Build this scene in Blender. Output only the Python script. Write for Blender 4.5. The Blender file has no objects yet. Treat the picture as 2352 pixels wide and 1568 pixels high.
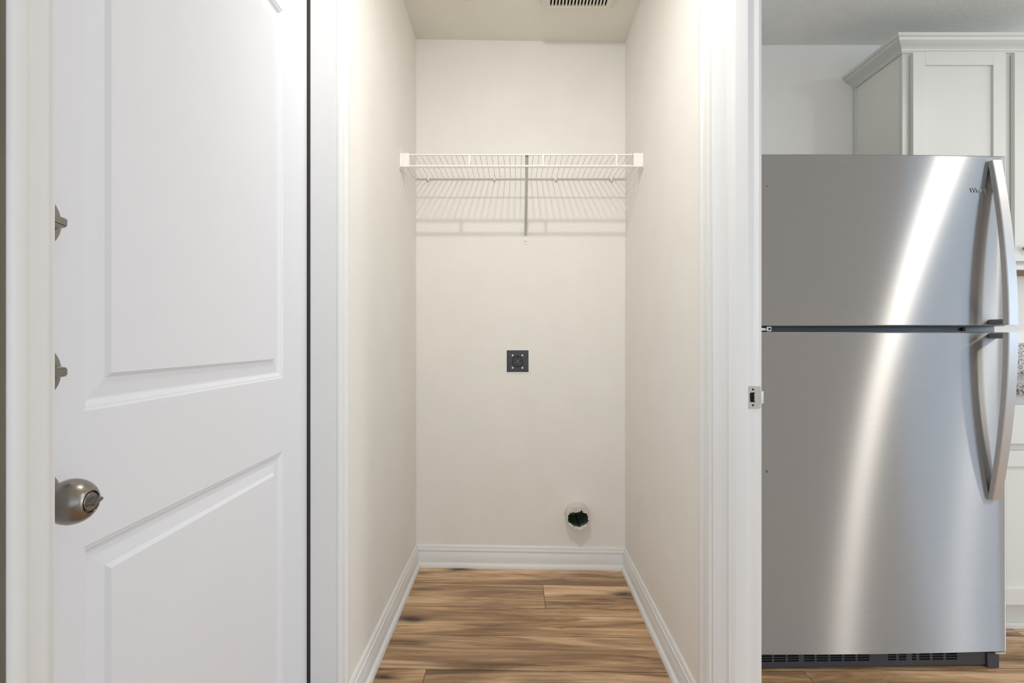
import bpy, bmesh, math, random
from mathutils import Vector, Matrix
random.seed(7)
R = math.radians
scene = bpy.context.scene
COL = scene.collection

# ------------------------------------------------------------------ camera
F = 1230.0                       # focal length in pixels of a 2352 px wide frame
CH = 1.075                       # camera height
cam_d = bpy.data.cameras.new('camera')
cam_d.sensor_width = 36.0
cam_d.lens = 36.0 * F / 2352.0
cam_d.shift_x = -9.0 / 2352.0
cam_d.shift_y = -7.0 / 2352.0
cam_d.clip_start = 0.02
cam = bpy.data.objects.new('camera', cam_d)
COL.objects.link(cam)
cam.location = (0, 0, CH)
cam.rotation_euler = (R(90), 0, 0)
scene.camera = cam

# ------------------------------------------------------------------ world, lights, exposure
world = bpy.data.worlds.new('world')
scene.world = world
world.use_nodes = True
bg = world.node_tree.nodes['Background']
bg.inputs[0].default_value = (0.90, 0.95, 1.0, 1)
bg.inputs[1].default_value = 0.95

def lamp(name, kind, loc, energy, color, **kw):
    d = bpy.data.lights.new(name, kind)
    d.energy = energy
    d.color = color
    rot = kw.pop('rot', (0, 0, 0))
    for k, v in kw.items():
        setattr(d, k, v)
    o = bpy.data.objects.new(name, d)
    COL.objects.link(o)
    o.location = loc
    o.rotation_euler = rot
    return o

lamp('hall_ceiling_lamp', 'POINT', (0.02, 1.07, 2.385), 3.2, (1.0, 0.94, 0.86), shadow_soft_size=0.035)
_d = Vector((0.03, 2.52, 0.42)) - Vector((0.02, 1.07, 2.385))
lamp('hall_lamp_boost', 'SPOT', (0.02, 1.07, 2.385), 27, (1.0, 0.965, 0.915), shadow_soft_size=0.03,
     spot_size=R(139), spot_blend=1.0, rot=_d.to_track_quat('-Z', 'Y').to_euler())  # aimed part of the hall lamp, a spot added for stronger shelf shadows
lamp('kitchen_downlight', 'AREA', (2.45, 0.85, 2.46), 10, (1.0, 0.95, 0.86), shape='DISK', size=0.13)
lamp('kitchen_downlight_far', 'AREA', (3.75, 0.2, 2.46), 6, (1.0, 0.95, 0.86), shape='DISK', size=0.13)
# fills added behind the camera and on the kitchen side, then the kitchen window
lamp('room_front_fill', 'AREA', (-0.1, -3.6, 1.45), 14, (1.0, 0.985, 0.955), shape='RECTANGLE',
     size=2.6, size_y=2.0, rot=(R(90), 0, 0))  # added frontal fill for surfaces facing the camera, not a known window
lamp('door_cool_fill', 'AREA', (5.1, 0.7, 1.2), 36, (0.80, 0.90, 1.0), shape='RECTANGLE',
     size=1.8, size_y=2.0, rot=(R(90), 0, R(90)))  # added cool light, placed to reach the panelled door through the doorway
lamp('kitchen_window_daylight', 'AREA', (5.2, -2.2, 1.55), 13, (0.38, 0.66, 1.0), shape='RECTANGLE',
     size=1.3, size_y=1.6, rot=(R(90), 0, R(58)))

scene.view_settings.view_transform = 'Standard'
scene.view_settings.look = 'None'
scene.view_settings.exposure = 0.30
scene.view_settings.gamma = 1.0
scene.view_settings.use_curve_mapping = False

# ------------------------------------------------------------------ materials
def new_mat(name):
    m = bpy.data.materials.new(name)
    m.use_nodes = True
    nt = m.node_tree
    return m, nt, nt.nodes['Principled BSDF']

def lin(r, g, b):
    f = lambda c: (c / 255 / 12.92) if c / 255 <= 0.04045 else ((c / 255 + 0.055) / 1.055) ** 2.4
    return (f(r), f(g), f(b), 1)

def paint(name, rgb, rough=0.5, bump_scale=0, bump=0.0, var=0.02, metallic=0.0, spec=0.5, bdist=0.001):
    m, nt, p = new_mat(name)
    p.inputs['Roughness'].default_value = rough
    p.inputs['Metallic'].default_value = metallic
    p.inputs['Specular IOR Level'].default_value = spec
    c = lin(*rgb)
    geo = nt.nodes.new('ShaderNodeNewGeometry')
    n = nt.nodes.new('ShaderNodeTexNoise')
    n.inputs['Scale'].default_value = 6
    n.inputs['Detail'].default_value = 4
    nt.links.new(geo.outputs['Position'], n.inputs['Vector'])
    rp = nt.nodes.new('ShaderNodeValToRGB')
    lo = tuple(max(0, x * (1 - var)) for x in c[:3]) + (1,)
    hi = tuple(min(1, x * (1 + var)) for x in c[:3]) + (1,)
    rp.color_ramp.elements[0].position = 0.3
    rp.color_ramp.elements[0].color = lo
    rp.color_ramp.elements[1].position = 0.7
    rp.color_ramp.elements[1].color = hi
    nt.links.new(n.outputs['Fac'], rp.inputs['Fac'])
    nt.links.new(rp.outputs['Color'], p.inputs['Base Color'])
    if bump:
        n2 = nt.nodes.new('ShaderNodeTexNoise')
        n2.inputs['Scale'].default_value = bump_scale
        n2.inputs['Detail'].default_value = 3
        nt.links.new(geo.outputs['Position'], n2.inputs['Vector'])
        b = nt.nodes.new('ShaderNodeBump')
        b.inputs['Strength'].default_value = bump
        b.inputs['Distance'].default_value = bdist
        nt.links.new(n2.outputs['Fac'], b.inputs['Height'])
        nt.links.new(b.outputs['Normal'], p.inputs['Normal'])
    return m

M = {}
M['wall'] = paint('wall_paint', (240, 238, 233), 0.65, 170, 0.35, 0.015, bdist=0.0015)
M['ceiling'] = paint('ceiling_paint', (238, 234, 225), 0.8, 120, 0.3, 0.015)
M['kitchen_ceiling'] = paint('kitchen_ceiling_paint', (238, 238, 234), 0.85, 60, 0.7, 0.03, bdist=0.003)
M['trim'] = paint('trim_gloss_paint', (231, 232, 232), 0.32, 40, 0.05, 0.008)
M['door'] = paint('door_paint', (226, 228, 234), 0.4, 60, 0.04, 0.006)
M['taupe'] = paint('taupe_edge', (112, 106, 92), 0.8, 60, 0.4, 0.12)
M['rubber'] = paint('dark_weatherstrip', (46, 38, 33), 0.55, 40, 0.2, 0.15)
M['nickel'] = paint('satin_nickel', (146, 141, 134), 0.30, 300, 0.03, 0.03, metallic=1.0)
M['bright_metal'] = paint('zinc_metal', (205, 203, 198), 0.35, 200, 0.05, 0.04, metallic=0.9)
M['strike'] = paint('strike_plate_metal', (190, 187, 182), 0.45, 200, 0.05, 0.03, metallic=0.55)
M['wire'] = paint('white_epoxy_wire', (240, 239, 234), 0.35, 60, 0.02, 0.01)
M['clip'] = paint('white_plastic', (240, 239, 235), 0.4, 60, 0.02, 0.01)
M['brace'] = paint('grey_white_steel', (205, 207, 200), 0.35, 60, 0.02, 0.02)
M['black'] = paint('black_plastic', (17, 15, 14), 0.22, 80, 0.05, 0.2)
M['void'] = paint('dark_void', (8, 8, 8), 0.9, 30, 0.1, 0.2)
M['duct'] = paint('dark_green_duct', (120, 138, 122), 0.5, 40, 0.1, 0.15)
M['plaster'] = paint('torn_plaster', (218, 214, 206), 0.8, 90, 0.6, 0.04)
M['vent'] = paint('vent_plastic', (226, 222, 210), 0.5, 40, 0.03, 0.01)
M['cabinet'] = paint('cabinet_paint', (219, 220, 215), 0.35, 40, 0.04, 0.008)
M['cab_side'] = paint('cabinet_side_laminate', (236, 234, 226), 0.5, 60, 0.05, 0.015)
M['raw_wood'] = paint('raw_birch', (150, 118, 80), 0.7, 60, 0.1, 0.1)
M['fridge_body'] = paint('fridge_grey_paint', (92, 94, 98), 0.5, 200, 0.1, 0.04)
M['grille'] = paint('dark_grey_plastic', (62, 64, 70), 0.5, 80, 0.05, 0.06)
M['liner'] = paint('black_blue_gasket', (34, 42, 50), 0.3, 40, 0.03, 0.1)

def steel_mat(name, base, rough, aniso):
    m, nt, p = new_mat(name)
    nt.nodes.remove(p)
    g = nt.nodes.new('ShaderNodeBsdfAnisotropic')
    g.distribution = 'GGX'
    g.inputs['Anisotropy'].default_value = aniso
    out = [n for n in nt.nodes if n.type == 'OUTPUT_MATERIAL'][0]
    nt.links.new(g.outputs[0], out.inputs['Surface'])
    tan = nt.nodes.new('ShaderNodeTangent')
    tan.direction_type = 'UV_MAP'
    tan.uv_map = 'UVMap'
    nt.links.new(tan.outputs[0], g.inputs['Tangent'])
    tc = nt.nodes.new('ShaderNodeTexCoord')
    mp = nt.nodes.new('ShaderNodeMapping')
    mp.inputs['Scale'].default_value = (6, 6, 420)
    nt.links.new(tc.outputs['Object'], mp.inputs['Vector'])
    n = nt.nodes.new('ShaderNodeTexNoise')
    n.inputs['Scale'].default_value = 2.0
    n.inputs['Detail'].default_value = 3
    nt.links.new(mp.outputs[0], n.inputs['Vector'])
    rp = nt.nodes.new('ShaderNodeValToRGB')
    rp.color_ramp.elements[0].position = 0.3
    rp.color_ramp.elements[1].position = 0.7
    rp.color_ramp.elements[0].color = tuple(c * 0.96 for c in base) + (1,)
    rp.color_ramp.elements[1].color = tuple(min(1, c * 1.03) for c in base) + (1,)
    nt.links.new(n.outputs['Fac'], rp.inputs['Fac'])
    nt.links.new(rp.outputs['Color'], g.inputs['Color'])
    g.inputs['Roughness'].default_value = rough
    return m
M['steel'] = steel_mat('brushed_stainless_steel', (0.50, 0.497, 0.492), 0.345, -0.82)
M['handle_steel'] = paint('handle_steel', (196, 195, 196), 0.33, 200, 0.02, 0.02, metallic=0.75)
M['chrome'] = paint('chrome_letters', (200, 198, 190), 0.15, 200, 0.02, 0.02, metallic=1.0)

def granite_mat():
    m, nt, p = new_mat('speckled_granite')
    p.inputs['Roughness'].default_value = 0.2
    geo = nt.nodes.new('ShaderNodeNewGeometry')
    n = nt.nodes.new('ShaderNodeTexNoise')
    n.inputs['Scale'].default_value = 130
    n.inputs['Detail'].default_value = 4
    n.inputs['Roughness'].default_value = 0.7
    nt.links.new(geo.outputs['Position'], n.inputs['Vector'])
    rp = nt.nodes.new('ShaderNodeValToRGB')
    e = rp.color_ramp.elements
    e[0].position = 0.36; e[0].color = lin(40, 38, 36)
    e[1].position = 0.47; e[1].color = lin(150, 146, 140)
    x = e.new(0.56); x.color = lin(205, 202, 196)
    x = e.new(0.70); x.color = lin(222, 220, 214)
    nt.links.new(n.outputs['Fac'], rp.inputs['Fac'])
    nt.links.new(rp.outputs['Color'], p.inputs['Base Color'])
    return m
M['granite'] = granite_mat()

def wood_mat():
    m, nt, p = new_mat('plank_wood')
    L = nt.links
    def N(t): return nt.nodes.new(t)
    geo = N('ShaderNodeNewGeometry')
    oi = N('ShaderNodeObjectInfo')
    off = N('ShaderNodeVectorMath'); off.operation = 'MULTIPLY'
    comb = N('ShaderNodeCombineXYZ')
    L.new(oi.outputs['Random'], comb.inputs[0]); L.new(oi.outputs['Random'], comb.inputs[1]); L.new(oi.outputs['Random'], comb.inputs[2])
    L.new(comb.outputs[0], off.inputs[0]); off.inputs[1].default_value = (37, 91, 53)
    add = N('ShaderNodeVectorMath'); add.operation = 'ADD'
    L.new(geo.outputs['Position'], add.inputs[0]); L.new(off.outputs[0], add.inputs[1])
    def noise(scale, detail, rough, vec_scale, dist=0.0):
        mp = N('ShaderNodeMapping'); mp.inputs['Scale'].default_value = vec_scale
        L.new(add.outputs[0], mp.inputs['Vector'])
        n = N('ShaderNodeTexNoise')
        n.inputs['Scale'].default_value = scale; n.inputs['Detail'].default_value = detail
        n.inputs['Roughness'].default_value = rough; n.inputs['Distortion'].default_value = dist
        L.new(mp.outputs[0], n.inputs['Vector'])
        return n
    def ramp(src, stops):
        r = N('ShaderNodeValToRGB')
        e = r.color_ramp.elements
        e[0].position, e[0].color = stops[0][0], stops[0][1]
        e[1].position, e[1].color = stops[-1][0], stops[-1][1]
        for s in stops[1:-1]:
            x = e.new(s[0]); x.color = s[1]
        L.new(src, r.inputs['Fac'])
        return r
    def mix(mode, fac, a, b):
        x = N('ShaderNodeMix'); x.data_type = 'RGBA'; x.blend_type = mode
        if isinstance(fac, float): x.inputs['Factor'].default_value = fac
        else: L.new(fac, x.inputs['Factor'])
        L.new(a, x.inputs['A'])
        if isinstance(b, tuple): x.inputs['B'].default_value = b
        else: L.new(b, x.inputs['B'])
        return x.outputs['Result']
    broad = noise(1.0, 9, 0.62, (1.3, 11.0, 1), 0.9)
    base = ramp(broad.outputs['Fac'], [(0.32, lin(116, 87, 60)), (0.43, lin(160, 126, 91)), (0.52, lin(198, 162, 123)), (0.62, lin(228, 193, 154))])
    grain = noise(1.0, 6, 0.65, (4, 95, 1))
    gr = ramp(grain.outputs['Fac'], [(0.33, (0.66, 0.63, 0.60, 1)), (0.62, (1.10, 1.10, 1.10, 1))])
    col = mix('MULTIPLY', 0.8, base.outputs['Color'], gr.outputs['Color'])
    streak = noise(1.0, 7, 0.6, (0.9, 22, 1), 1.2)
    sr = ramp(streak.outputs['Fac'], [(0.55, (0, 0, 0, 1)), (0.66, (0.75, 0.75, 0.75, 1))])
    col = mix('MIX', sr.outputs['Color'], col, lin(102, 73, 48))
    dark = noise(1.0, 7, 0.65, (2.4, 34, 1), 1.5)
    dr = ramp(dark.outputs['Fac'], [(0.62, (0, 0, 0, 1)), (0.70, (0.9, 0.9, 0.9, 1))])
    col = mix('MIX', dr.outputs['Color'], col, lin(52, 34, 22))
    # knots
    mp = N('ShaderNodeMapping'); mp.inputs['Scale'].default_value = (2.6, 7.5, 0.001)
    nn = noise(3.0, 3, 0.5, (1, 3, 1))
    L.new(add.outputs[0], mp.inputs['Vector'])
    wob = N('ShaderNodeVectorMath'); wob.operation = 'ADD'
    sc = N('ShaderNodeVectorMath'); sc.operation = 'SCALE'; sc.inputs['Scale'].default_value = 0.5
    L.new(nn.outputs['Color'], sc.inputs[0]); L.new(mp.outputs[0], wob.inputs[0]); L.new(sc.outputs[0], wob.inputs[1])
    vo = N('ShaderNodeTexVoronoi'); vo.inputs['Scale'].default_value = 1.0
    L.new(wob.outputs[0], vo.inputs['Vector'])
    kr = ramp(vo.outputs['Distance'], [(0.05, (0.95, 0.95, 0.95, 1)), (0.13, (0.45, 0.45, 0.45, 1)), (0.24, (0, 0, 0, 1))])
    col = mix('MIX', kr.outputs['Color'], col, lin(48, 33, 22))
    # plank to plank tone
    tone = N('ShaderNodeMapRange'); tone.inputs['To Min'].default_value = 0.84; tone.inputs['To Max'].default_value = 1.22
    L.new(oi.outputs['Random'], tone.inputs['Value'])
    hs = N('ShaderNodeHueSaturation'); L.new(tone.outputs[0], hs.inputs['Value']); L.new(col, hs.inputs['Color'])
    L.new(hs.outputs[0], p.inputs['Base Color'])
    p.inputs['Roughness'].default_value = 0.36
    b = N('ShaderNodeBump'); b.inputs['Strength'].default_value = 0.15; b.inputs['Distance'].default_value = 0.001
    L.new(grain.outputs['Fac'], b.inputs['Height']); L.new(b.outputs['Normal'], p.inputs['Normal'])
    return m
M['wood'] = wood_mat()

# ------------------------------------------------------------------ mesh helpers
def finish(name, bm, mat, parent=None, smooth=None, loc=None):
    bmesh.ops.recalc_face_normals(bm, faces=bm.faces)
    me = bpy.data.meshes.new(name)
    bm.to_mesh(me)
    bm.free()
    me.materials.append(M[mat] if isinstance(mat, str) else mat)
    o = bpy.data.objects.new(name, me)
    COL.objects.link(o)
    if parent is not None:
        o.parent = parent
    if loc is not None:
        o.location = loc
    if smooth is not None:
        for p in me.polygons:
            p.use_smooth = True
        try:
            me.set_sharp_from_angle(angle=R(smooth))
        except Exception:
            pass
    return o

def add_box(bm, x0, x1, y0, y1, z0, z1, bev=0.0, seg=2):
    v = [bm.verts.new(c) for c in ((x0, y0, z0), (x1, y0, z0), (x1, y1, z0), (x0, y1, z0),
                                   (x0, y0, z1), (x1, y0, z1), (x1, y1, z1), (x0, y1, z1))]
    fs = [bm.faces.new([v[i] for i in q]) for q in ((3, 2, 1, 0), (4, 5, 6, 7), (0, 1, 5, 4), (1, 2, 6, 5), (2, 3, 7, 6), (3, 0, 4, 7))]
    if bev > 0:
        es = list({e for f in fs for e in f.edges})
        bmesh.ops.bevel(bm, geom=es, offset=bev, segments=seg, affect='EDGES', profile=0.5)
    return v

def box(name, mat, x0, x1, y0, y1, z0, z1, bev=0.0, parent=None, seg=2):
    bm = bmesh.new()
    add_box(bm, x0, x1, y0, y1, z0, z1, bev, seg)
    return finish(name, bm, mat, parent, smooth=40 if bev else None)

def add_tube(bm, pts, r, n=8, caps=True):
    pts = [Vector(p) for p in pts]
    rings = []
    for i, p in enumerate(pts):
        if i == 0: t = pts[1] - p
        elif i == len(pts) - 1: t = p - pts[-2]
        else: t = (pts[i + 1] - p).normalized() + (p - pts[i - 1]).normalized()
        t.normalize()
        a = Vector((0, 0, 1)) if abs(t.z) < 0.9 else Vector((1, 0, 0))
        u = t.cross(a).normalized(); w = t.cross(u).normalized()
        rings.append([bm.verts.new(p + (u * math.cos(2 * math.pi * k / n) + w * math.sin(2 * math.pi * k / n)) * r) for k in range(n)])
    for a, b in zip(rings, rings[1:]):
        for k in range(n):
            bm.faces.new((a[k], a[(k + 1) % n], b[(k + 1) % n], b[k]))
    if caps:
        bm.faces.new(rings[0]); bm.faces.new(rings[-1])

def tube(name, mat, pts, r, n=8, parent=None):
    bm = bmesh.new()
    add_tube(bm, pts, r, n)
    return finish(name, bm, mat, parent, smooth=50)

def add_lathe(bm, prof, origin, axis, n=40):
    """prof: list of (distance along axis, radius)"""
    axis = Vector(axis).normalized(); o = Vector(origin)
    a = Vector((0, 0, 1)) if abs(axis.z) < 0.9 else Vector((1, 0, 0))
    u = axis.cross(a).normalized(); w = axis.cross(u).normalized()
    rings = []
    for d, r in prof:
        if r < 1e-6:
            rings.append([bm.verts.new(o + axis * d)])
        else:
            rings.append([bm.verts.new(o + axis * d + (u * math.cos(2 * math.pi * k / n) + w * math.sin(2 * math.pi * k / n)) * r) for k in range(n)])
    for A, B in zip(rings, rings[1:]):
        if len(A) == 1 and len(B) == 1: continue
        for k in range(n):
            k2 = (k + 1) % n
            if len(A) == 1: bm.faces.new((A[0], B[k2], B[k]))
            elif len(B) == 1: bm.faces.new((A[k], A[k2], B[0]))
            else: bm.faces.new((A[k], A[k2], B[k2], B[k]))
    for rg in (rings[0], rings[-1]):
        if len(rg) > 2: bm.faces.new(rg)

def lathe(name, mat, prof, origin, axis, parent=None, n=40, smooth=45):
    bm = bmesh.new()
    add_lathe(bm, prof, origin, axis, n)
    return finish(name, bm, mat, parent, smooth=smooth)

def add_sweep(bm, prof, origin, U, V, W, length, m0=0.0, m1=0.0):
    """closed 2D profile (a,b) swept along W; ends sheared by m*a for mitres"""
    o, U, V, W = Vector(origin), Vector(U), Vector(V), Vector(W)
    A = [bm.verts.new(o + U * a + V * b + W * (m0 * a)) for a, b in prof]
    B = [bm.verts.new(o + U * a + V * b + W * (length + m1 * a)) for a, b in prof]
    n = len(prof)
    for i in range(n):
        bm.faces.new((A[i], A[(i + 1) % n], B[(i + 1) % n], B[i]))
    bm.faces.new(A); bm.faces.new(B)

def add_plate(bm, outer, holes, O, U, V, Wv):
    """flat plate with holes in plane O+U*a+V*b, thickness vector Wv"""
    O, U, V, Wv = Vector(O), Vector(U), Vector(V), Vector(Wv)
    edges = []
    for loop in [outer] + holes:
        vs = [bm.verts.new(O + U * a + V * b) for a, b in loop]
        for i in range(len(vs)):
            edges.append(bm.edges.new((vs[i], vs[(i + 1) % len(vs)])))
    res = bmesh.ops.triangle_fill(bm, use_beauty=True, use_dissolve=False, edges=edges)
    faces = [g for g in res['geom'] if isinstance(g, bmesh.types.BMFace)]
    ext = bmesh.ops.extrude_face_region(bm, geom=faces)
    bmesh.ops.translate(bm, verts=[g for g in ext['geom'] if isinstance(g, bmesh.types.BMVert)], vec=Wv)

def rect(x0, x1, y0, y1):
    return [(x0, y0), (x1, y0), (x1, y1), (x0, y1)]

def rrect(x0, x1, y0, y1, r, n=4):
    out = []
    for cx, cy, a0 in ((x1 - r, y1 - r, 0), (x0 + r, y1 - r, 90), (x0 + r, y0 + r, 180), (x1 - r, y0 + r, 270)):
        for k in range(n + 1):
            a = R(a0 + 90 * k / n)
            out.append((cx + r * math.cos(a), cy + r * math.sin(a)))
    return out

def circ(cx, cy, r, n=32):
    return [(cx + r * math.cos(2 * math.pi * k / n), cy + r * math.sin(2 * math.pi * k / n)) for k in range(n)]

def empty(name, loc=(0, 0, 0)):
    o = bpy.data.objects.new(name, None)
    COL.objects.link(o)
    o.location = loc
    o.empty_display_size = 0.1
    return o

def thing(o, label, cat, group=None):
    o['label'] = label; o['category'] = cat
    if group: o['group'] = group
    return o

def struct(o, label=None, cat=None):
    o['kind'] = 'structure'
    if label: o['label'] = label
    if cat: o['category'] = cat
    return o

# ------------------------------------------------------------------ layout numbers
XL, XR = -0.469, 0.514           # hall side walls
YB = 2.52                        # closet back wall
YK = 2.557                       # kitchen back wall
CEIL = 2.475
JL, JLN = 1.394, 0.541           # left door: far and near jamb faces
JR, JRN = 1.397, 0.483           # kitchen doorway: far and near jamb faces
HEAD = 2.06

def sag(x):                      # closet floor and ceiling fall slightly to the right
    return -0.0158 * (x - 0.02)
def sag_mesh(bm):
    for v in bm.verts:
        v.co.z += sag(v.co.x)

# ------------------------------------------------------------------ walls
bm = bmesh.new()
add_box(bm, -0.60, XL, -0.25, JLN - 0.036, -0.02, 2.56)
add_box(bm, -0.60, XL, JL + 0.036, 2.64, -0.02, 2.56)
add_box(bm, -0.60, XL, JLN - 0.036, JL + 0.036, HEAD + 0.03, 2.56)
struct(finish('wall_left', bm, 'wall'), 'warm white textured wall on the left, between door and closet back', 'wall')
bm = bmesh.new()
add_box(bm, XR, 0.635, 0.1, JRN - 0.018, -0.02, 2.56)
add_box(bm, XR, 0.635, JR + 0.018, YK, -0.02, 2.56)
add_box(bm, XR, 0.635, JRN - 0.018, JR + 0.018, HEAD + 0.018, 2.56)
struct(finish('wall_right', bm, 'wall'), 'warm white textured wall on the right of the closet', 'wall')

OUT_X, OUT_Z = 0.008, 0.968      # dryer outlet centre
PIPE_X, PIPE_Z, PIPE_R = 0.287, 0.2505, 0.0555
bm = bmesh.new()
add_plate(bm, rect(XL, XR, -0.03, 2.56),
          [rect(OUT_X - 0.0575, OUT_X + 0.0575, OUT_Z - 0.0575, OUT_Z + 0.0575), circ(PIPE_X, PIPE_Z, PIPE_R - 0.001, 36)],
          (0, YB, 0), (1, 0, 0), (0, 0, 1), (0, 0.12, 0))
struct(finish('wall_back', bm, 'wall'), 'warm white textured back wall of the laundry closet', 'wall')
bm = bmesh.new()
add_box(bm, XR, 5.2, YK, YK + 0.1, -0.02, 2.56)
struct(finish('wall_kitchen', bm, 'wall'), 'pale kitchen wall behind the refrigerator', 'wall')

bm = bmesh.new()
add_box(bm, -0.60, 0.635, -0.9, 2.66, CEIL, CEIL + 0.06)
bmesh.ops.subdivide_edges(bm, edges=bm.edges[:], cuts=1)
sag_mesh(bm)
struct(finish('ceiling', bm, 'ceiling'), 'off-white closet ceiling above the wire shelf', 'ceiling')
box_o = box('ceiling_kitchen', 'kitchen_ceiling', 0.635, 5.2, -3.0, YK, CEIL, CEIL + 0.06)
struct(box_o, 'grey stippled kitchen ceiling above the cabinets', 'ceiling')

# ------------------------------------------------------------------ floor planks
floor = box('floor', 'void', -0.60, 5.2, -3.0, 2.68, -0.06, -0.022)
struct(floor, 'brown wood-look plank floor', 'floor')
ROW = 0.202
joints = {3: 0.75, 2: 0.118, 1: 1.837, 0: 0.66, -1: -0.29}
LEN = 1.22
for k in range(-14, 4):
    y0, y1 = 1.735 + ROW * k, 1.735 + ROW * (k + 1)
    j = joints.get(k, random.random() * LEN)
    while j > -0.6: j -= LEN
    a = j
    while a < 4.6:
        b = a + LEN
        for (d0, d1, tilt) in ((-0.466, 0.55, True), (0.55, 4.6, False)):
            p0, p1 = max(a, d0), min(b, d1)
            if p1 - p0 < 0.02 or (tilt and y0 < -1.0): continue
            bm = bmesh.new()
            yy1 = min(y1, YB - 0.004)
            add_box(bm, p0 + 0.0007, p1 - 0.0007, y0 + 0.0021, yy1 - 0.0021, -0.010, 0.0, 0.0006, 1)
            if tilt: sag_mesh(bm)
            finish('plank', bm, 'wood', floor)
        a = b

# ------------------------------------------------------------------ baseboards (base + shoe profile: a out of the wall, b up)
BB = [(0, 0), (0.024, 0), (0.0238, 0.006), (0.022, 0.013), (0.018, 0.019), (0.0125, 0.022), (0.0125, 0.066), (0.0105, 0.069),
      (0.0105, 0.073), (0.0125, 0.0755), (0.0115, 0.082), (0.008, 0.0855), (0.008, 0.090), (0.0065, 0.097), (0.003, 0.101), (0, 0.101)]
def baseboard(name, origin, U, W, length, m0, m1, label):
    bm = bmesh.new()
    add_sweep(bm, BB, origin, U, (0, 0, 1), W, length, m0, m1)
    sag_mesh(bm)
    struct(finish(name, bm, 'trim', None, 35), label, 'baseboard')
baseboard('baseboard_back', (XL, YB, 0), (0, -1, 0), (1, 0, 0), XR - XL, 1, -1, 'white moulded baseboard along the closet back wall')
y_l, y_r = JL + 0.062, JR + 0.062
baseboard('baseboard_left', (XL, y_l, 0), (1, 0, 0), (0, 1, 0), YB - y_l, 0, -1, 'white moulded baseboard along the left closet wall')
baseboard('baseboard_right', (XR, y_r, 0), (-1, 0, 0), (0, 1, 0), YB - y_r, 0, -1, 'white moulded baseboard along the right closet wall')

# ------------------------------------------------------------------ casings
CAS = [(0, 0), (0, 0.0075), (0.0025, 0.0092), (0.0085, 0.0092), (0.0110, 0.0108), (0.016, 0.0112), (0.030, 0.0118), (0.037, 0.0140),
       (0.041, 0.0170), (0.0435, 0.0178), (0.051, 0.0176), (0.0545, 0.0165), (0.0565, 0.0135), (0.057, 0)]
def casing(parent, Xw, s, ynear, yfar, rev=0.005):
    """three mitred casing boards on wall plane Xw; s = +1/-1 direction the face looks along X"""
    w = 0.057
    a = ynear - rev; b = yfar + rev; h = HEAD + rev
    for (o, U, W, L, m0, m1) in (((Xw, b, 0), (0, 1, 0), (0, 0, 1), h, 0, 1),
                                 ((Xw, a, 0), (0, -1, 0), (0, 0, 1), h, 0, 1),
                                 ((Xw, a, h), (0, 0, 1), (0, 1, 0), b - a, -1, 1)):
        bm = bmesh.new()
        add_sweep(bm, CAS, o, U, (s, 0, 0), W, L, m0, m1)
        finish('casing', bm, 'trim', parent, 35)

# left door frame (rabbeted jamb with dark weatherstrip)
t1 = struct(empty('trim_1', (XL, JL, 0)), 'white door frame with moulded casing around the panelled door', 'door frame')
t1.location = (0, 0, 0)
casing(t1, XL, 1, JLN, JL)
XS = -0.535                      # back of the integral stop
for (ya, yb, yc) in ((JL, JL + 0.013, JL + 0.034), (JLN, JLN - 0.013, JLN - 0.034)):
    bm = bmesh.new()
    add_sweep(bm, [(XL - 0.0005, ya), (XS, ya), (XS, yb), (-0.60, yb), (-0.60, yc), (XL - 0.0005, yc)], (0, 0, 0), (1, 0, 0), (0, 1, 0), (0, 0, 1), HEAD + 0.03)
    finish('jamb', bm, 'trim', t1)
bm = bmesh.new()
add_sweep(bm, [(XL - 0.0005, HEAD), (XS, HEAD), (XS, HEAD + 0.013), (-0.60, HEAD + 0.013), (-0.60, HEAD + 0.03), (XL - 0.0005, HEAD + 0.03)], (0, JLN, 0), (1, 0, 0), (0, 0, 1), (0, 1, 0), JL - JLN)
finish('head_jamb', bm, 'trim', t1)
bm = bmesh.new()
add_tube(bm, [(XS - 0.005, JL + 0.002, 0.0), (XS - 0.005, JL + 0.002, HEAD)], 0.0042, 10)
add_box(bm, XS - 0.0085, XS - 0.0004, JL - 0.0012, JL + 0.012, 0.0, HEAD)
finish('weatherstrip', bm, 'rubber', t1)['label'] = 'dark brown rubber weatherstrip'
# taupe strip on the outer edge of the near casing board
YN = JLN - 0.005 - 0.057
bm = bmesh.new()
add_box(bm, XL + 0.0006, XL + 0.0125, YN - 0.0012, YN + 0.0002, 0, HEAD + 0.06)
finish('casing_edge', bm, 'taupe', t1)['label'] = 'taupe edge of the casing'

# kitchen doorway frame with stop and strike plate
t2 = struct(empty('trim_2'), 'white frame of the open kitchen doorway beside the refrigerator', 'door frame')
casing(t2, XR, -1, JRN, JR)
casing(t2, 0.635, 1, JRN, JR)
for (y0, y1) in ((JR, JR + 0.0175), (JRN - 0.0175, JRN)):
    box('jamb', 'trim', XR + 0.0002, 0.6348, y0, y1, 0, HEAD + 0.017, 0.0012, t2)
box('head_jamb', 'trim', XR + 0.0002, 0.6348, JRN, JR, HEAD, HEAD + 0.017, 0, t2)
STOP = [(0.5535, 0), (0.5535, 0.0035), (0.557, 0.0045), (0.562, 0.0075), (0.567, 0.0105), (0.571, 0.0115), (0.600, 0.0115), (0.601, 0.0105), (0.601, 0)]
for (y, s) in ((JR, -1), (JRN, 1)):
    bm = bmesh.new()
    add_sweep(bm, STOP, (0, y, 0), (1, 0, 0), (0, s, 0), (0, 0, 1), HEAD)
    finish('door_stop', bm, 'trim', t2, 35)
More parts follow.
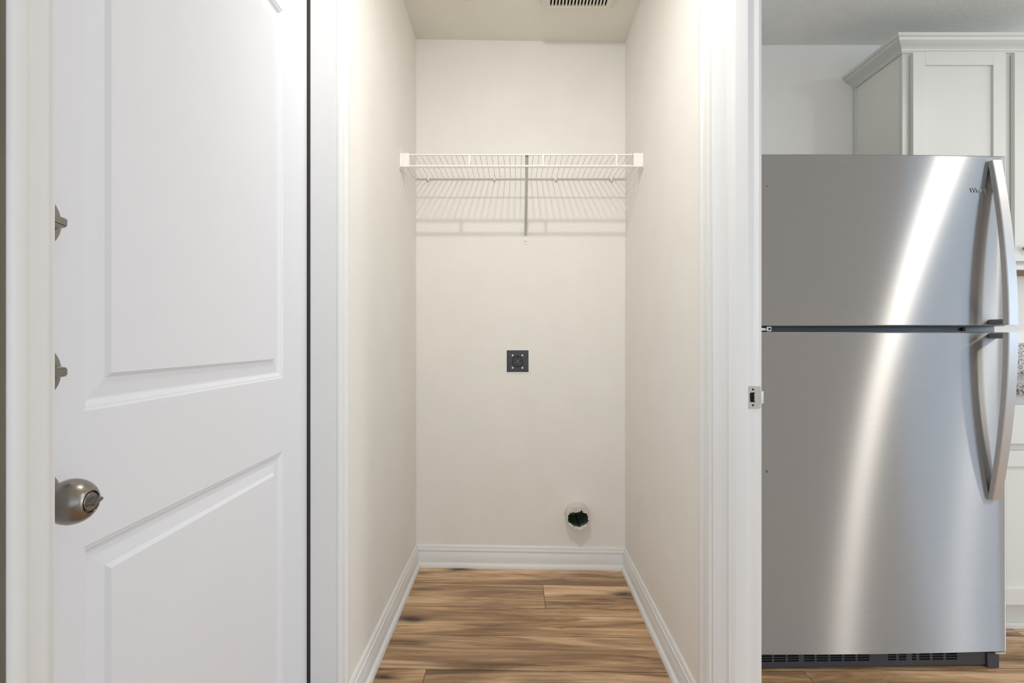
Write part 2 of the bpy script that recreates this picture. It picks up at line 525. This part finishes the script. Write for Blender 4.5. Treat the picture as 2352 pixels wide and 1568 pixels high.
# strike plate
SZ = 0.9215
def strike_hole():
    return [(0.0085, -0.0105), (0.012, -0.0125), (0.021, -0.0125), (0.0225, -0.0115), (0.0215, -0.0100), (0.0200, -0.0088),
            (0.0208, 0.0), (0.0195, 0.0088), (0.0215, 0.0098), (0.0222, 0.0115), (0.020, 0.0130), (0.012, 0.0130), (0.0080, 0.0105)]
bm = bmesh.new()
outer = rrect(0.0022, 0.0368, -0.029, 0.029, 0.004)
scr = [circ(0.0165, 0.0205, 0.0030, 14), circ(0.0165, -0.0205, 0.0030, 14)]
add_plate(bm, outer, [strike_hole()] + scr, (0.601, JR - 0.0022, SZ), (1, 0, 0), (0, 0, 1), (0, 0.0018, 0))
sp = finish('strike_plate', bm, 'strike', t2)
sp['label'] = 'brushed metal strike plate with a dark latch hole'
bm = bmesh.new()
add_plate(bm, rect(0.006, 0.024, -0.0145, 0.0145), [], (0.601, JR - 0.0009, SZ), (1, 0, 0), (0, 0, 1), (0, 0.0007, 0))
finish('latch_hole', bm, 'void', sp)
for dz in (0.0205, -0.0205):
    lathe('screw', 'black', [(0, 0.0029), (0.0006, 0.0029), (0.0004, 0.0012), (-0.0003, 0.0)], (0.601 + 0.0165, JR - 0.0005, SZ + dz), (0, -1, 0), sp, 12)
# lip of the strike wrapping past the jamb edge
box('strike_lip', 'trim', 0.6380, 0.6448, JR - 0.0030, JR - 0.0012, SZ - 0.016, SZ + 0.016, 0.0006, sp)

# ------------------------------------------------------------------ panelled door
XD = -0.544                      # visible face
DY0, DY1 = JLN - 0.010, JL + 0.010
DZ0, DZ1 = 0.012, HEAD + 0.010
PROF = [(0.0, 0.0), (0.003, 0.0022), (0.0055, 0.0026), (0.012, 0.0078), (0.0145, 0.0082), (0.0385, 0.0050), (0.0400, 0.0050), (0.0460, 0.0)]
PY0, PY1 = 0.6745, 1.2505
panels = [(0.19, 0.8125), (0.983, 1.839)]
bm = bmesh.new()
def dquad(y0, y1, z0, z1):
    bm.faces.new([bm.verts.new((XD, a, b)) for a, b in ((y0, z0), (y1, z0), (y1, z1), (y0, z1))])
dquad(DY0, PY0, DZ0, DZ1); dquad(PY1, DY1, DZ0, DZ1)
zs = [DZ0] + [z for p in panels for z in p] + [DZ1]
for i in (0, 2, 4):
    dquad(PY0, PY1, zs[i], zs[i + 1])
for z0, z1 in panels:
    loops = []
    for t, d in PROF:
        loops.append([bm.verts.new((XD - d, a, b)) for a, b in ((PY0 + t, z0 + t), (PY1 - t, z0 + t), (PY1 - t, z1 - t), (PY0 + t, z1 - t))])
    for A, B in zip(loops, loops[1:]):
        for i in range(4):
            bm.faces.new((A[i], A[(i + 1) % 4], B[(i + 1) % 4], B[i]))
    bm.faces.new(loops[-1])
# edges and back of the slab
c = [(DY0, DZ0), (DY1, DZ0), (DY1, DZ1), (DY0, DZ1)]
fr = [bm.verts.new((XD, a, b)) for a, b in c]; bk = [bm.verts.new((XD - 0.044, a, b)) for a, b in c]
for i in range(4):
    bm.faces.new((fr[i], fr[(i + 1) % 4], bk[(i + 1) % 4], bk[i]))
bm.faces.new(bk)
bmesh.ops.remove_doubles(bm, verts=bm.verts, dist=0.0002)
door = struct(finish('door_1', bm, 'door'), 'white two-panel door with a satin knob and two deadbolts', 'door')

KY, KZ = 0.601, 0.892
kb = lathe('door_knob', 'nickel', [(0.010, 0.012), (0.022, 0.0118), (0.026, 0.0150), (0.030, 0.0192), (0.035, 0.0226), (0.041, 0.0248), (0.047, 0.0254),
                                   (0.053, 0.0243), (0.058, 0.0222), (0.062, 0.0196), (0.0655, 0.0162), (0.0673, 0.0132), (0.0676, 0.0124), (0.0670, 0.0118), (0.0640, 0.0116), (0.0640, 0)],
           (XD, KY, KZ), (1, 0, 0), door, 56, 60)
kb['label'] = 'satin nickel egg-shaped door knob'
lathe('rosette', 'nickel', [(0, 0.0335), (0.003, 0.0335), (0.007, 0.0315), (0.010, 0.026), (0.0115, 0.013), (0.0115, 0.0)], (XD, KY, KZ), (1, 0, 0), kb, 48, 60)
bm = bmesh.new()
add_lathe(bm, [(0.0645, 0.0104), (0.0672, 0.0104), (0.0680, 0.0096), (0.0680, 0)], (XD, KY, KZ), (1, 0, 0), 36)
vs = add_box(bm, XD + 0.066, XD + 0.0765, KY - 0.0100, KY + 0.0100, KZ - 0.0022, KZ + 0.0022)
for v in vs:
    if v.co.x > XD + 0.07:
        v.co.y = KY + (v.co.y - KY) * 0.72
        v.co.z = KZ + (v.co.z - KZ) * 0.7
bmesh.ops.rotate(bm, verts=vs, cent=(XD, KY, KZ), matrix=Matrix.Rotation(R(20), 3, 'X'))
bmesh.ops.bevel(bm, geom=list({e for v in vs for e in v.link_edges}), offset=0.0009, segments=2, affect='EDGES')
finish('thumb_turn', bm, 'nickel', kb, 40)

for zc, tilt in ((1.2095, -6), (1.0365, 0)):
    db = lathe('deadbolt', 'nickel', [(0, 0.0335), (0.004, 0.0335), (0.0085, 0.0310), (0.0095, 0.0290), (0.0100, 0.0)], (XD, KY - 0.001, zc), (1, 0, 0), door, 48, 30)
    bm = bmesh.new()
    vs = add_box(bm, XD + 0.008, XD + 0.027, KY - 0.019, KY + 0.019, zc - 0.0085, zc + 0.0085)
    for v in vs:
        if v.co.x > XD + 0.02:
            v.co.z = zc + (v.co.z - zc) * 0.55
            v.co.y = KY + (v.co.y - KY) * 0.93
    bmesh.ops.rotate(bm, verts=vs, cent=(XD, KY, zc), matrix=Matrix.Rotation(R(tilt), 3, 'X'))
    bmesh.ops.bevel(bm, geom=bm.edges[:], offset=0.0014, segments=2, affect='EDGES')
    finish('thumb_turn', bm, 'nickel', db, 40)
    db['label'] = 'round satin deadbolt plate with a thumb turn'

# ------------------------------------------------------------------ wire shelf
YF = 2.161
shelf = thing(empty('wire_shelf', (0.02, YF, 1.80)), 'white wire shelf mounted across the closet back wall', 'shelf')
def S(o):
    o.matrix_parent_inverse = Matrix.Translation(-Vector(shelf.location))
    return o
ZF, ZL, ZK = 1.8155, 1.7695, 1.828
S(tube('front_rail', 'wire', [(XL + 0.002, YF, ZF), (XR - 0.002, YF, ZF)], 0.0036, 10, shelf))
S(tube('lip_rail', 'wire', [(XL + 0.002, YF - 0.002, ZL), (XR - 0.002, YF - 0.002, ZL)], 0.0042, 10, shelf))
S(tube('back_rail', 'wire', [(XL + 0.004, YB - 0.012, ZK - 0.002), (XR - 0.004, YB - 0.012, ZK - 0.002)], 0.0036, 10, shelf))
S(tube('middle_rail', 'wire', [(XL + 0.004, 2.335, ZF + 0.0045), (XR - 0.004, 2.335, ZF + 0.0045)], 0.0026, 8, shelf))
bmw = bmesh.new()
add_tube(bmw, [(0, YF - 0.002, ZF + 0.003), (0, YF + 0.27, ZF + 0.0125), (0, YB - 0.014, ZK + 0.0015), (0, YB - 0.006, ZK - 0.003)], 0.0015, 6)
w0 = S(finish('wire', bmw, 'wire', shelf, 50))
n_w = 41
for i in range(n_w):
    x = XL + 0.010 + (XR - XL - 0.020) * i / (n_w - 1)
    o = w0 if i == 0 else w0.copy()
    if i: COL.objects.link(o)
    o.location.x = x
for x in (-0.188, 0.110, 0.405):
    S(box('lip_spacer', 'wire', x - 0.0032, x + 0.0032, YF - 0.004, YF + 0.003, ZL, ZF, 0.001, shelf))
for s, xw in ((1, XL), (-1, XR)):
    bm = bmesh.new()
    xa, xb = sorted((xw + s * 0.0006, xw + s * 0.040))
    add_box(bm, xa, xb, YF - 0.0065, YF - 0.0045, ZL - 0.004, ZF + 0.004, 0.0007, 1)
    xa2, xb2 = sorted((xw + s * 0.0006, xw + s * 0.003))
    add_box(bm, xa2, xb2, YF - 0.008, YF + 0.045, ZL - 0.012, ZF + 0.006, 0.0007, 1)
    add_box(bm, xa, xb, YF - 0.0065, YF + 0.022, ZF + 0.0036, ZF + 0.0052)
    S(finish('end_bracket', bm, 'clip', shelf, 40))
    bm = bmesh.new()
    xc = xw + s * 0.004
    add_tube(bm, [(xc - 0.003 * s, YF - 0.002, ZF + 0.022), (xc - 0.001 * s, YF - 0.002, ZF + 0.006), (xc + 0.004 * s, YF - 0.002, ZF + 0.016)], 0.0016, 6)
    S(finish('end_clip', bm, 'clip', shelf, 40))
for x in (-0.410, -0.100, 0.186, 0.447):
    bm = bmesh.new()
    add_box(bm, x - 0.005, x + 0.005, YB - 0.019, YB - 0.0005, ZK - 0.014, ZK + 0.006, 0.002, 2)
    add_tube(bm, [(x, YB - 0.012, ZK + 0.004), (x - 0.004, YB - 0.012, ZK + 0.013)], 0.0016, 6)
    add_tube(bm, [(x, YB - 0.012, ZK + 0.004), (x + 0.004, YB - 0.012, ZK + 0.013)], 0.0016, 6)
    S(finish('wall_clip', bm, 'clip', shelf, 40))
# diagonal support brace
BX = 0.0445
bm = bmesh.new()
P0, P1 = Vector((BX, YF + 0.002, ZF - 0.004)), Vector((BX + 0.001, YB - 0.003, 1.556))
d = (P1 - P0); L = d.length; d.normalize()
nrm = Vector((1, 0, 0)).cross(d).normalized()
add_sweep(bm, [(-0.0068, 0.0045), (-0.0052, 0.0045), (-0.003, 0), (0.003, 0), (0.0052, 0.0045), (0.0068, 0.0045), (0.0040, -0.0015), (-0.0040, -0.0015)], P0, (1, 0, 0), nrm, d, L)
br = S(finish('support_brace', bm, 'brace', shelf, 30))
bm = bmesh.new()
add_box(bm, BX - 0.008, BX + 0.008, YB - 0.003, YB - 0.0003, 1.516, 1.558, 0.001, 1)
S(finish('brace_foot', bm, 'clip', shelf, 40))
S(lathe('screw', 'nickel', [(0, 0.0035), (0.002, 0.003), (0.002, 0)], (BX, YB - 0.003, 1.531), (0, -1, 0), shelf, 12))
bm = bmesh.new()
add_box(bm, BX - 0.0065, BX + 0.0065, YF - 0.0045, YF + 0.006, ZF - 0.0062, ZF - 0.0042)
S(finish('brace_hook', bm, 'black', shelf))

# ------------------------------------------------------------------ dryer outlet
ot = thing(empty('dryer_outlet', (OUT_X, YB, OUT_Z)), 'black square dryer outlet set in the closet back wall', 'outlet')
def OP(o):
    return o
bm = bmesh.new()
add_plate(bm, rect(-0.0572, 0.0572, -0.0572, 0.0572), [rect(-0.0515, 0.0515, -0.0515, 0.0515)], (0, -0.0015, 0), (1, 0, 0), (0, 0, 1), (0, 0.012, 0))
finish('mud_ring', bm, 'bright_metal', ot)
bm = bmesh.new()
add_plate(bm, rrect(-0.0514, 0.0514, -0.0514, 0.0514, 0.001, 2), [circ(0, -0.002, 0.0265, 32)], (0, 0.004, 0), (1, 0, 0), (0, 0, 1), (0, 0.006, 0))
finish('outlet_plate', bm, 'black', ot)
lathe('receptacle', 'black', [(-0.003, 0.0264), (0.0015, 0.0264), (0.0030, 0.0250), (0.0020, 0.0235), (0.0, 0.0230), (0.0, 0)], (0, 0.005, -0.002), (0, -1, 0), ot, 36)
for (sx, sz, ang, w, h) in ((-0.0135, 0.003, 18, 0.0028, 0.013), (0.0135, 0.003, -18, 0.0028, 0.013), (0, -0.0145, 90, 0.0030, 0.009), (0, 0.0155, 0, 0.006, 0.006)):
    bm = bmesh.new()
    add_box(bm, -w / 2, w / 2, 0.0042, 0.0052, -h / 2, h / 2)
    bmesh.ops.rotate(bm, verts=bm.verts, cent=(0, 0, 0), matrix=Matrix.Rotation(R(ang), 3, 'Y'))
    bmesh.ops.translate(bm, verts=bm.verts, vec=(sx, 0, sz - 0.002))
    finish('slot', bm, 'void', ot)
lathe('center_screw', 'bright_metal', [(0, 0.0018), (0.0014, 0.0014), (0.0014, 0)], (0, 0.005, 0.001), (0, -1, 0), ot, 12)
for sx in (-0.0235, 0.0225):
    for sz in (0.0275, -0.0315):
        lathe('screw', 'clip', [(0, 0.0042), (0.0014, 0.0042), (0.0022, 0.003), (0.0024, 0)], (sx, 0.004, sz), (0, -1, 0), ot, 16)

# ------------------------------------------------------------------ torn dryer vent stub
YP = 2.462
vp = thing(empty('dryer_vent_pipe', (PIPE_X, YB, PIPE_Z)), 'torn round dryer vent stub sticking out low in the back wall', 'vent pipe')
N = 64
def jag(k, n=N):
    a = 2 * math.pi * k / n
    ca, sa = math.cos(a), math.sin(a)
    # irregular opening, thick paper left at the top
    pts = [(0, 0.046), (18, 0.044), (32, 0.040), (45, 0.0325), (55, 0.0330), (62, 0.0385), (72, 0.031), (84, 0.0275), (100, 0.0245), (118, 0.0265), (132, 0.0330),
           (150, 0.0430), (166, 0.0470), (180, 0.0475), (195, 0.0505), (205, 0.0480), (222, 0.0440), (245, 0.0430), (265, 0.0430), (280, 0.0440), (300, 0.0430), (318, 0.0455), (330, 0.0490), (342, 0.0520), (350, 0.045), (360, 0.046)]
    deg = math.degrees(a)
    for (a0, r0), (a1, r1) in zip(pts, pts[1:]):
        if a0 <= deg <= a1:
            r = r0 + (r1 - r0) * (deg - a0) / (a1 - a0)
            break
    r += 0.0011 * math.sin(k * 2.7) + 0.0008 * math.sin(k * 5.3)
    return ca, sa, min(r, PIPE_R - 0.003)
bm = bmesh.new()
ya = YP - YB
rings = []
for (kind, y, r) in (('o', 0.02, PIPE_R - 0.0022), ('o', -0.0005, PIPE_R - 0.0022), ('o', -0.001, PIPE_R + 0.003), ('o', -0.006, PIPE_R), ('o', ya + 0.004, PIPE_R - 0.0005), ('o', ya, PIPE_R - 0.0025), ('j', ya + 0.001, 0), ('j', ya + 0.004, -0.001)):
    ring = []
    for k in range(N):
        ca, sa, rj = jag(k)
        rr = r if kind == 'o' else rj + r
        dy = 0.0
        if kind == 'o' and y < -0.01:
            dy = 0.0025 * math.sin(k * 0.9) * (1 if sa < 0 else 0.5) + (-0.010 if abs(math.degrees(math.atan2(sa, ca)) + 82) < 12 else 0) * (1 if y == ya else 0.3)
        if kind == 'j': dy = 0.003 * math.sin(k * 1.7)
        ring.append(bm.verts.new((ca * rr, y + dy, sa * rr)))
    rings.append(ring)
for A, B in zip(rings, rings[1:]):
    for k in range(N):
        bm.faces.new((A[k], A[(k + 1) % N], B[(k + 1) % N], B[k]))
finish('painted_collar', bm, 'plaster', vp)
bm = bmesh.new()
rr = [[bm.verts.new((math.cos(2 * math.pi * k / N) * (PIPE_R - 0.0042), y, math.sin(2 * math.pi * k / N) * (PIPE_R - 0.0042))) for k in range(N)] for y in (ya + 0.008, 0.14)]
for k in range(N):
    bm.faces.new((rr[0][k], rr[0][(k + 1) % N], rr[1][(k + 1) % N], rr[1][k]))
bm.faces.new(rr[1])
du = finish('duct', bm, 'duct', vp, 40)
bm = bmesh.new()
add_box(bm, 0.0060, 0.0095, 0.10, 0.138, -0.045, 0.045)
add_box(bm, 0.0060, 0.0085, ya + 0.012, 0.10, -0.0505, -0.0470)
finish('seam', bm, 'void', du)

# ------------------------------------------------------------------ exhaust fan grille and sprinkler plate on the ceiling
VX0, VX1, VY0, VY1 = 0.106, 0.405, 1.930, 2.229
vx, vy = (VX0 + VX1) / 2, (VY0 + VY1) / 2
zc = CEIL + sag(vx)
fan = thing(empty('exhaust_fan', (vx, vy, zc)), 'white slotted exhaust fan grille on the closet ceiling', 'ceiling vent')
slots = []
for i in range(17):
    x = -0.112 + 0.0140 * i
    slots.append(rect(x - 0.0036, x + 0.0036, -0.118, 0.128))
bm = bmesh.new()
add_plate(bm, rrect(-0.136, 0.136, -0.138, 0.138, 0.012, 4), slots, (0, 0, -0.027), (1, 0, 0), (0, 1, 0), (0, 0, 0.006))
finish('grille_face', bm, 'vent', fan)
bm = bmesh.new()
loops = []
for (e, z) in ((0.0, -0.0305), (-0.004, -0.0295)):
    pass
o1, o2, o3 = rrect(-0.1495, 0.1495, -0.1495, 0.1495, 0.018, 5), rrect(-0.1490, 0.1490, -0.1490, 0.1490, 0.018, 5), rrect(-0.136, 0.136, -0.138, 0.138, 0.012, 5)
L1 = [bm.verts.new((a, b, -0.0005)) for a, b in o1]
L2 = [bm.verts.new((a, b, -0.020)) for a, b in o2]
L3 = [bm.verts.new((a * 0.99, b * 0.99, -0.0255)) for a, b in o2]
L4 = [bm.verts.new((a, b, -0.0285)) for a, b in o3]
L5 = [bm.verts.new((a, b, -0.020)) for a, b in o3]
for A, B in ((L1, L2), (L2, L3), (L3, L4), (L4, L5)):
    for k in range(len(A)):
        bm.faces.new((A[k], A[(k + 1) % len(A)], B[(k + 1) % len(A)], B[k]))
finish('frame', bm, 'vent', fan, 50)
bm = bmesh.new()
add_box(bm, -0.134, 0.134, -0.134, 0.134, -0.012, -0.004)
finish('housing', bm, 'void', fan)

spx, spy = -0.203, 2.178
spr = lathe('sprinkler_cover', 'vent', [(0, 0.042), (0.004, 0.042), (0.006, 0.040), (0.006, 0.032), (0.004, 0.031), (0.004, 0.0)], (0, 0, 0), (0, 0, -1), None, 40)
spr.location = (spx, spy, CEIL + sag(spx) - 0.0003)
thing(spr, 'small round white cover plate on the closet ceiling', 'sprinkler cover')

# ------------------------------------------------------------------ refrigerator
FW = 0.832
fr = thing(empty('refrigerator', (1.181, 1.723, 0)), 'stainless steel top-freezer refrigerator with curved handles', 'refrigerator')
fr.rotation_euler = (0, 0, R(1.25))
x0, x1 = -FW / 2, FW / 2
box('body', 'fridge_body', x0 + 0.006, x1 - 0.006, 0.085, 0.770, 0.045, 1.655, 0.004, fr)
def fridge_door(z0, z1):
    bm = bmesh.new()
    uv = bm.loops.layers.uv.new('UVMap')
    prof = []
    n = 28
    rc = 0.010
    for i in range(n + 1):
        t = -1 + 2 * i / n
        x = t * (FW / 2 - rc)
        prof.append((x, 0.0065 * t * t))
    for k in range(1, 6):
        a = R(90 * k / 5)
        prof.append((FW / 2 - rc + rc * math.sin(a), 0.0065 + rc - rc * math.cos(a)))
    prof += [(FW / 2, 0.070), (-FW / 2, 0.070)]
    for k in range(5, 0, -1):
        a = R(90 * k / 5)
        prof.append((-FW / 2 + rc - rc * math.sin(a), 0.0065 + rc - rc * math.cos(a)))
    zl = [(z0, 0.003), (z0 + 0.003, 0.0)] + [(z0 + 0.003 + (z1 - z0 - 0.006) * i / 12, 0.0) for i in range(1, 12)] + [(z1 - 0.003, 0.0), (z1, 0.003)]
    rings = []
    for z, ins in zl:
        rings.append([bm.verts.new((x * (1 - ins / (FW / 2)), y + ins if y < 0.03 else y, z)) for x, y in prof])
    m = len(prof)
    for A, B in zip(rings, rings[1:]):
        for k in range(m):
            bm.faces.new((A[k], A[(k + 1) % m], B[(k + 1) % m], B[k]))
    bm.faces.new(rings[0]); bm.faces.new(rings[-1])
    for f in bm.faces:
        for l in f.loops:
            l[uv].uv = (l.vert.co.z, l.vert.co.x + l.vert.co.y)
    return bm
ZG0, ZG1 = 1.0955, 1.1155
dl = finish('refrigerator_door', fridge_door(0.0575, ZG0), 'steel', fr, 30)
dl['label'] = 'tall lower stainless steel door'
du_ = finish('freezer_door', fridge_door(ZG1, 1.667), 'steel', fr, 30)
du_['label'] = 'upper stainless steel freezer door'
box('gasket', 'liner', x0 + 0.012, x1 - 0.012, 0.040, 0.085, 0.075, 1.655, 0.002, fr)
# centre hinge on the left, stop pieces on the right of the gap
bm = bmesh.new()
add_box(bm, x0 + 0.004, x0 + 0.062, 0.022, 0.045, ZG0 + 0.004, ZG1 - 0.006, 0.001, 1)
add_box(bm, x0 + 0.046, x0 + 0.062, 0.016, 0.050, ZG0 + 0.002, ZG1 - 0.002, 0.001, 1)
hg = finish('center_hinge', bm, 'bright_metal', fr, 40)
lathe('hinge_pin', 'black', [(0, 0.004), (0.002, 0.004), (0.002, 0)], (x0 + 0.055, 0.016, (ZG0 + ZG1) / 2), (0, -1, 0), hg, 14)
lathe('door_closer', 'black', [(0, 0.006), (0.006, 0.006), (0.008, 0.003), (0.008, 0)], (x1 - 0.120, 0.040, (ZG0 + ZG1) / 2), (0, -1, 0), fr, 16)
# handles
def handle(zs, ze):
    """bar flush with the door at zs, standing off at ze"""
    bm = bmesh.new()
    hx = 0.366
    hw = 0.0155
    n = 22
    rows = []
    for i in range(n + 1):
        t = i / n
        z = zs + (ze - zs) * t
        out = 0.0095 + 0.0565 * math.sin(math.pi / 2 * (t ** 0.92))
        back = out - (0.013 + 0.003 * t)
        w = hw * (0.98 + 0.04 * t)
        xo = hx + 0.000 * t
        ch = 0.0022
        rows.append([bm.verts.new(c) for c in ((xo - w, -back + 0.0045, z), (xo - w, -out + ch, z), (xo - w + ch, -out, z), (xo + w - ch, -out - 0.0006, z), (xo + w, -out + ch, z), (xo + w, -back + 0.0045, z))])
    for A, B in zip(rows, rows[1:]):
        for k in range(6):
            bm.faces.new((A[k], A[(k + 1) % 6], B[(k + 1) % 6], B[k]))
    bm.faces.new(rows[0]); bm.faces.new(rows[-1])
    return bm
for door_o, zs_, ze_, sgn in ((du_, 1.6485, ZG1 + 0.0015, 1), (dl, 0.556, ZG0 - 0.0015, -1)):
    h = finish('handle', handle(zs_, ze_), 'handle_steel', door_o, 35)
    h['label'] = 'curved brushed steel handle bar'
    zb0, zb1 = sorted((ze_ + sgn * 0.002, ze_ + sgn * 0.019))
    box('handle_mount', 'fridge_body', 0.353, 0.379, -0.052, 0.006, zb0, zb1, 0.001, h)
# badge lettering
cu = bpy.data.curves.new('badge_text', 'FONT')
cu.body = 'Whirlpool'
cu.size = 0.0215
cu.extrude = 0.0008
cu.resolution_u = 3
tmp = bpy.data.objects.new('badge_text', cu)
COL.objects.link(tmp)
bpy.context.view_layer.update()
me = bpy.data.meshes.new_from_object(tmp.evaluated_get(bpy.context.evaluated_depsgraph_get()))
bpy.data.objects.remove(tmp)
w = max(v.co.x for v in me.vertices)
for v in me.vertices:
    v.co.x *= 0.082 / w
me.materials.clear(); me.materials.append(M['chrome'])
bd = bpy.data.objects.new('badge', me)
COL.objects.link(bd)
bd.parent = du_
bd['label'] = 'small chrome maker lettering'
bd.rotation_euler = (R(90), 0, R(1.2))
bd.location = (0.288, 0.0016, 1.547)
# base grille, feet
gr = []
for ga, gb in ((-0.3875, -0.350), (-0.343, -0.305), (-0.298, -0.262), (-0.245, -0.210), (-0.203, -0.165), (-0.158, -0.119), (-0.112, -0.075),
               (-0.068, -0.029), (0.033, 0.060), (0.068, 0.093), (0.112, 0.126), (0.136, 0.172), (0.180, 0.216), (0.224, 0.262)):
    for j in range(3):
        gr.append(rect(ga, gb, 0.0255 + 0.0082 * j, 0.0310 + 0.0082 * j))
bm = bmesh.new()
add_plate(bm, rect(-0.405, 0.356, 0.009, 0.056), gr, (0, 0.022, 0), (1, 0, 0), (0, 0, 1), (0, 0.006, 0))
finish('base_grille', bm, 'grille', fr)
box('grille_backing', 'void', -0.40, 0.35, 0.036, 0.060, 0.004, 0.054, 0, fr)
bm = bmesh.new()
add_box(bm, 0.358, 0.398, 0.016, 0.085, 0.0, 0.050, 0.002, 1)
finish('foot', bm, 'grille', fr, 40)
bm = bmesh.new()
add_box(bm, -0.412, -0.388, 0.0162, 0.085, 0.0, 0.050, 0.002, 1)
finish('foot', bm, 'grille', fr, 40)
box('hinge_tab', 'bright_metal', 0.374, 0.408, 0.004, 0.034, 0.0515, 0.0572, 0.001, fr)
lathe('plug', 'fridge_body', [(0, 0.004), (0.0012, 0.0035), (0.0014, 0)], (-0.375, 0.0054, 0.648), (0, -1, 0), dl, 14)
lathe('plug', 'black', [(0, 0.0018), (0.0006, 0.0014), (0.0006, 0)], (-0.373, 0.0053, 1.563), (0, -1, 0), du_, 10)

# ------------------------------------------------------------------ upper cabinet
CX, CYF = 1.613, 2.236
up = thing(empty('upper_cabinet', (CX, CYF, 1.37)), 'white shaker upper cabinet with crown moulding beyond the refrigerator', 'cabinet')
def UP(o):
    o.matrix_parent_inverse = Matrix.Translation(-Vector(up.location)); return o
CW = 0.872
UP(box('body', 'cab_side', CX + 0.003, CX + CW, CYF + 0.018, YK - 0.0005, 1.388, 2.285, 0, up))
UP(box('scribe_strip', 'cabinet', CX - 0.004, CX + 0.004, YK - 0.020, YK - 0.001, 1.388, 2.27, 0.001, up))
def shaker_door(name, parent, xa, xb, yf, za, zb, fw=0.052, th=0.019, back='cabinet'):
    bm = bmesh.new()
    add_box(bm, xa, xa + fw, yf, yf + th, za, zb, 0.0012, 1)
    add_box(bm, xb - fw, xb, yf, yf + th, za, zb, 0.0012, 1)
    add_box(bm, xa + fw, xb - fw, yf + 0.0002, yf + th, za, za + fw)
    add_box(bm, xa + fw, xb - fw, yf + 0.0002, yf + th, zb - fw, zb)
    add_box(bm, xa + fw - 0.004, xb - fw + 0.004, yf + 0.009, yf + th - 0.002, za + fw - 0.004, zb - fw + 0.004)
    return finish(name, bm, back, parent)
bm = bmesh.new()
for xa, xb in ((CX, CX + 0.046), (CX + 0.410, CX + 0.456), (CX + CW - 0.046, CX + CW)):
    add_box(bm, xa, xb, CYF, CYF + 0.018, 1.388, 2.285, 0.0008, 1)
add_box(bm, CX + 0.046, CX + CW - 0.046, CYF + 0.0003, CYF + 0.018, 1.388, 1.43)
add_box(bm, CX + 0.046, CX + CW - 0.046, CYF + 0.0003, CYF + 0.018, 2.24, 2.285)
UP(finish('face_frame', bm, 'cabinet', up))
dA = UP(shaker_door('cabinet_door', up, 1.643, 2.027, CYF - 0.021, 1.394, 2.258))
dB = UP(shaker_door('cabinet_door', up, 2.063, 2.447, CYF - 0.021, 1.394, 2.258))
kbm = lathe('knob', 'nickel', [(0, 0.006), (0.010, 0.005), (0.016, 0.011), (0.022, 0.013), (0.027, 0.009), (0.028, 0)], (2.103, CYF - 0.021, 1.447), (0, -1, 0), dB, 24)
kbm.matrix_parent_inverse = (Matrix.Translation(Vector(up.location)) @ dB.matrix_parent_inverse).inverted() if False else Matrix.Identity(4)
UP(box('light_rail', 'cabinet', CX + 0.002, CX + CW, CYF, CYF + 0.018, 1.362, 1.388, 0.001, up))
UP(box('bottom_panel', 'raw_wood', CX + 0.004, CX + CW - 0.001, CYF + 0.019, YK - 0.001, 1.372, 1.388, 0, up))
CR = [(0, 0), (0.006, 0), (0.006, 0.006), (0.009, 0.008), (0.010, 0.013), (0.015, 0.018), (0.024, 0.024), (0.034, 0.028), (0.043, 0.034), (0.046, 0.040), (0.047, 0.044), (0.053, 0.045), (0.055, 0.047), (0.055, 0.058), (0, 0.058)]
bm = bmesh.new()
zcr = 2.264
add_sweep(bm, CR, (CX, YK - 0.001, zcr), (-1, 0, 0), (0, 0, 1), (0, -1, 0), YK - 0.001 - CYF, 0, 1)
add_sweep(bm, CR, (CX, CYF, zcr), (0, -1, 0), (0, 0, 1), (1, 0, 0), CW, -1, 0)
UP(finish('crown_moulding', bm, 'cabinet', up, 16))

# ------------------------------------------------------------------ base cabinet, countertop
bc = thing(empty('base_cabinet', (1.625, 1.947, 0)), 'white base cabinet with drawer, right of the refrigerator', 'cabinet')
def BP(o):
    o.matrix_parent_inverse = Matrix.Translation(-Vector(bc.location)); return o
BX0, BX1, BYF = 1.640, 2.50, 1.949
BP(box('body', 'cabinet', BX0, BX1, BYF, YK - 0.001, 0.105, 0.872, 0.001, bc))
BP(box('toe_kick', 'cabinet', BX0, BX1, BYF + 0.048, BYF + 0.062, 0.0, 0.105, 0, bc))
bm = bmesh.new()
add_sweep(bm, [(0, 0), (0.012, 0), (0.011, 0.012), (0.006, 0.018), (0, 0.020)], (BX0, BYF + 0.048, 0), (0, -1, 0), (0, 0, 1), (1, 0, 0), BX1 - BX0)
BP(finish('shoe_moulding', bm, 'cabinet', bc, 30))
for xa, xb in ((1.668, 2.058), (2.088, 2.478)):
    bm = bmesh.new()
    add_box(bm, xa, xb, BYF - 0.020, BYF - 0.001, 0.694, 0.836, 0.002, 1)
    BP(finish('drawer_front', bm, 'cabinet', bc, 30))
    BP(shaker_door('cabinet_door', bc, xa, xb, BYF - 0.020, 0.116, 0.670, 0.056))
ct = thing(empty('countertop', (BX0, 1.915, 0.874)), 'speckled grey granite countertop with a low backsplash', 'countertop')
bm = bmesh.new()
add_box(bm, BX0 - 0.012, BX1 + 0.01, 1.912, YK - 0.001, 0.874, 0.910, 0.003, 2)
s1 = finish('slab', bm, 'granite', ct, 30)
s1.matrix_parent_inverse = Matrix.Translation(-Vector(ct.location))
bm = bmesh.new()
add_box(bm, BX0 - 0.012, BX1 + 0.01, YK - 0.021, YK - 0.001, 0.910, 1.052, 0.002, 1)
s2 = finish('backsplash', bm, 'granite', ct, 30)
s2.matrix_parent_inverse = Matrix.Translation(-Vector(ct.location))
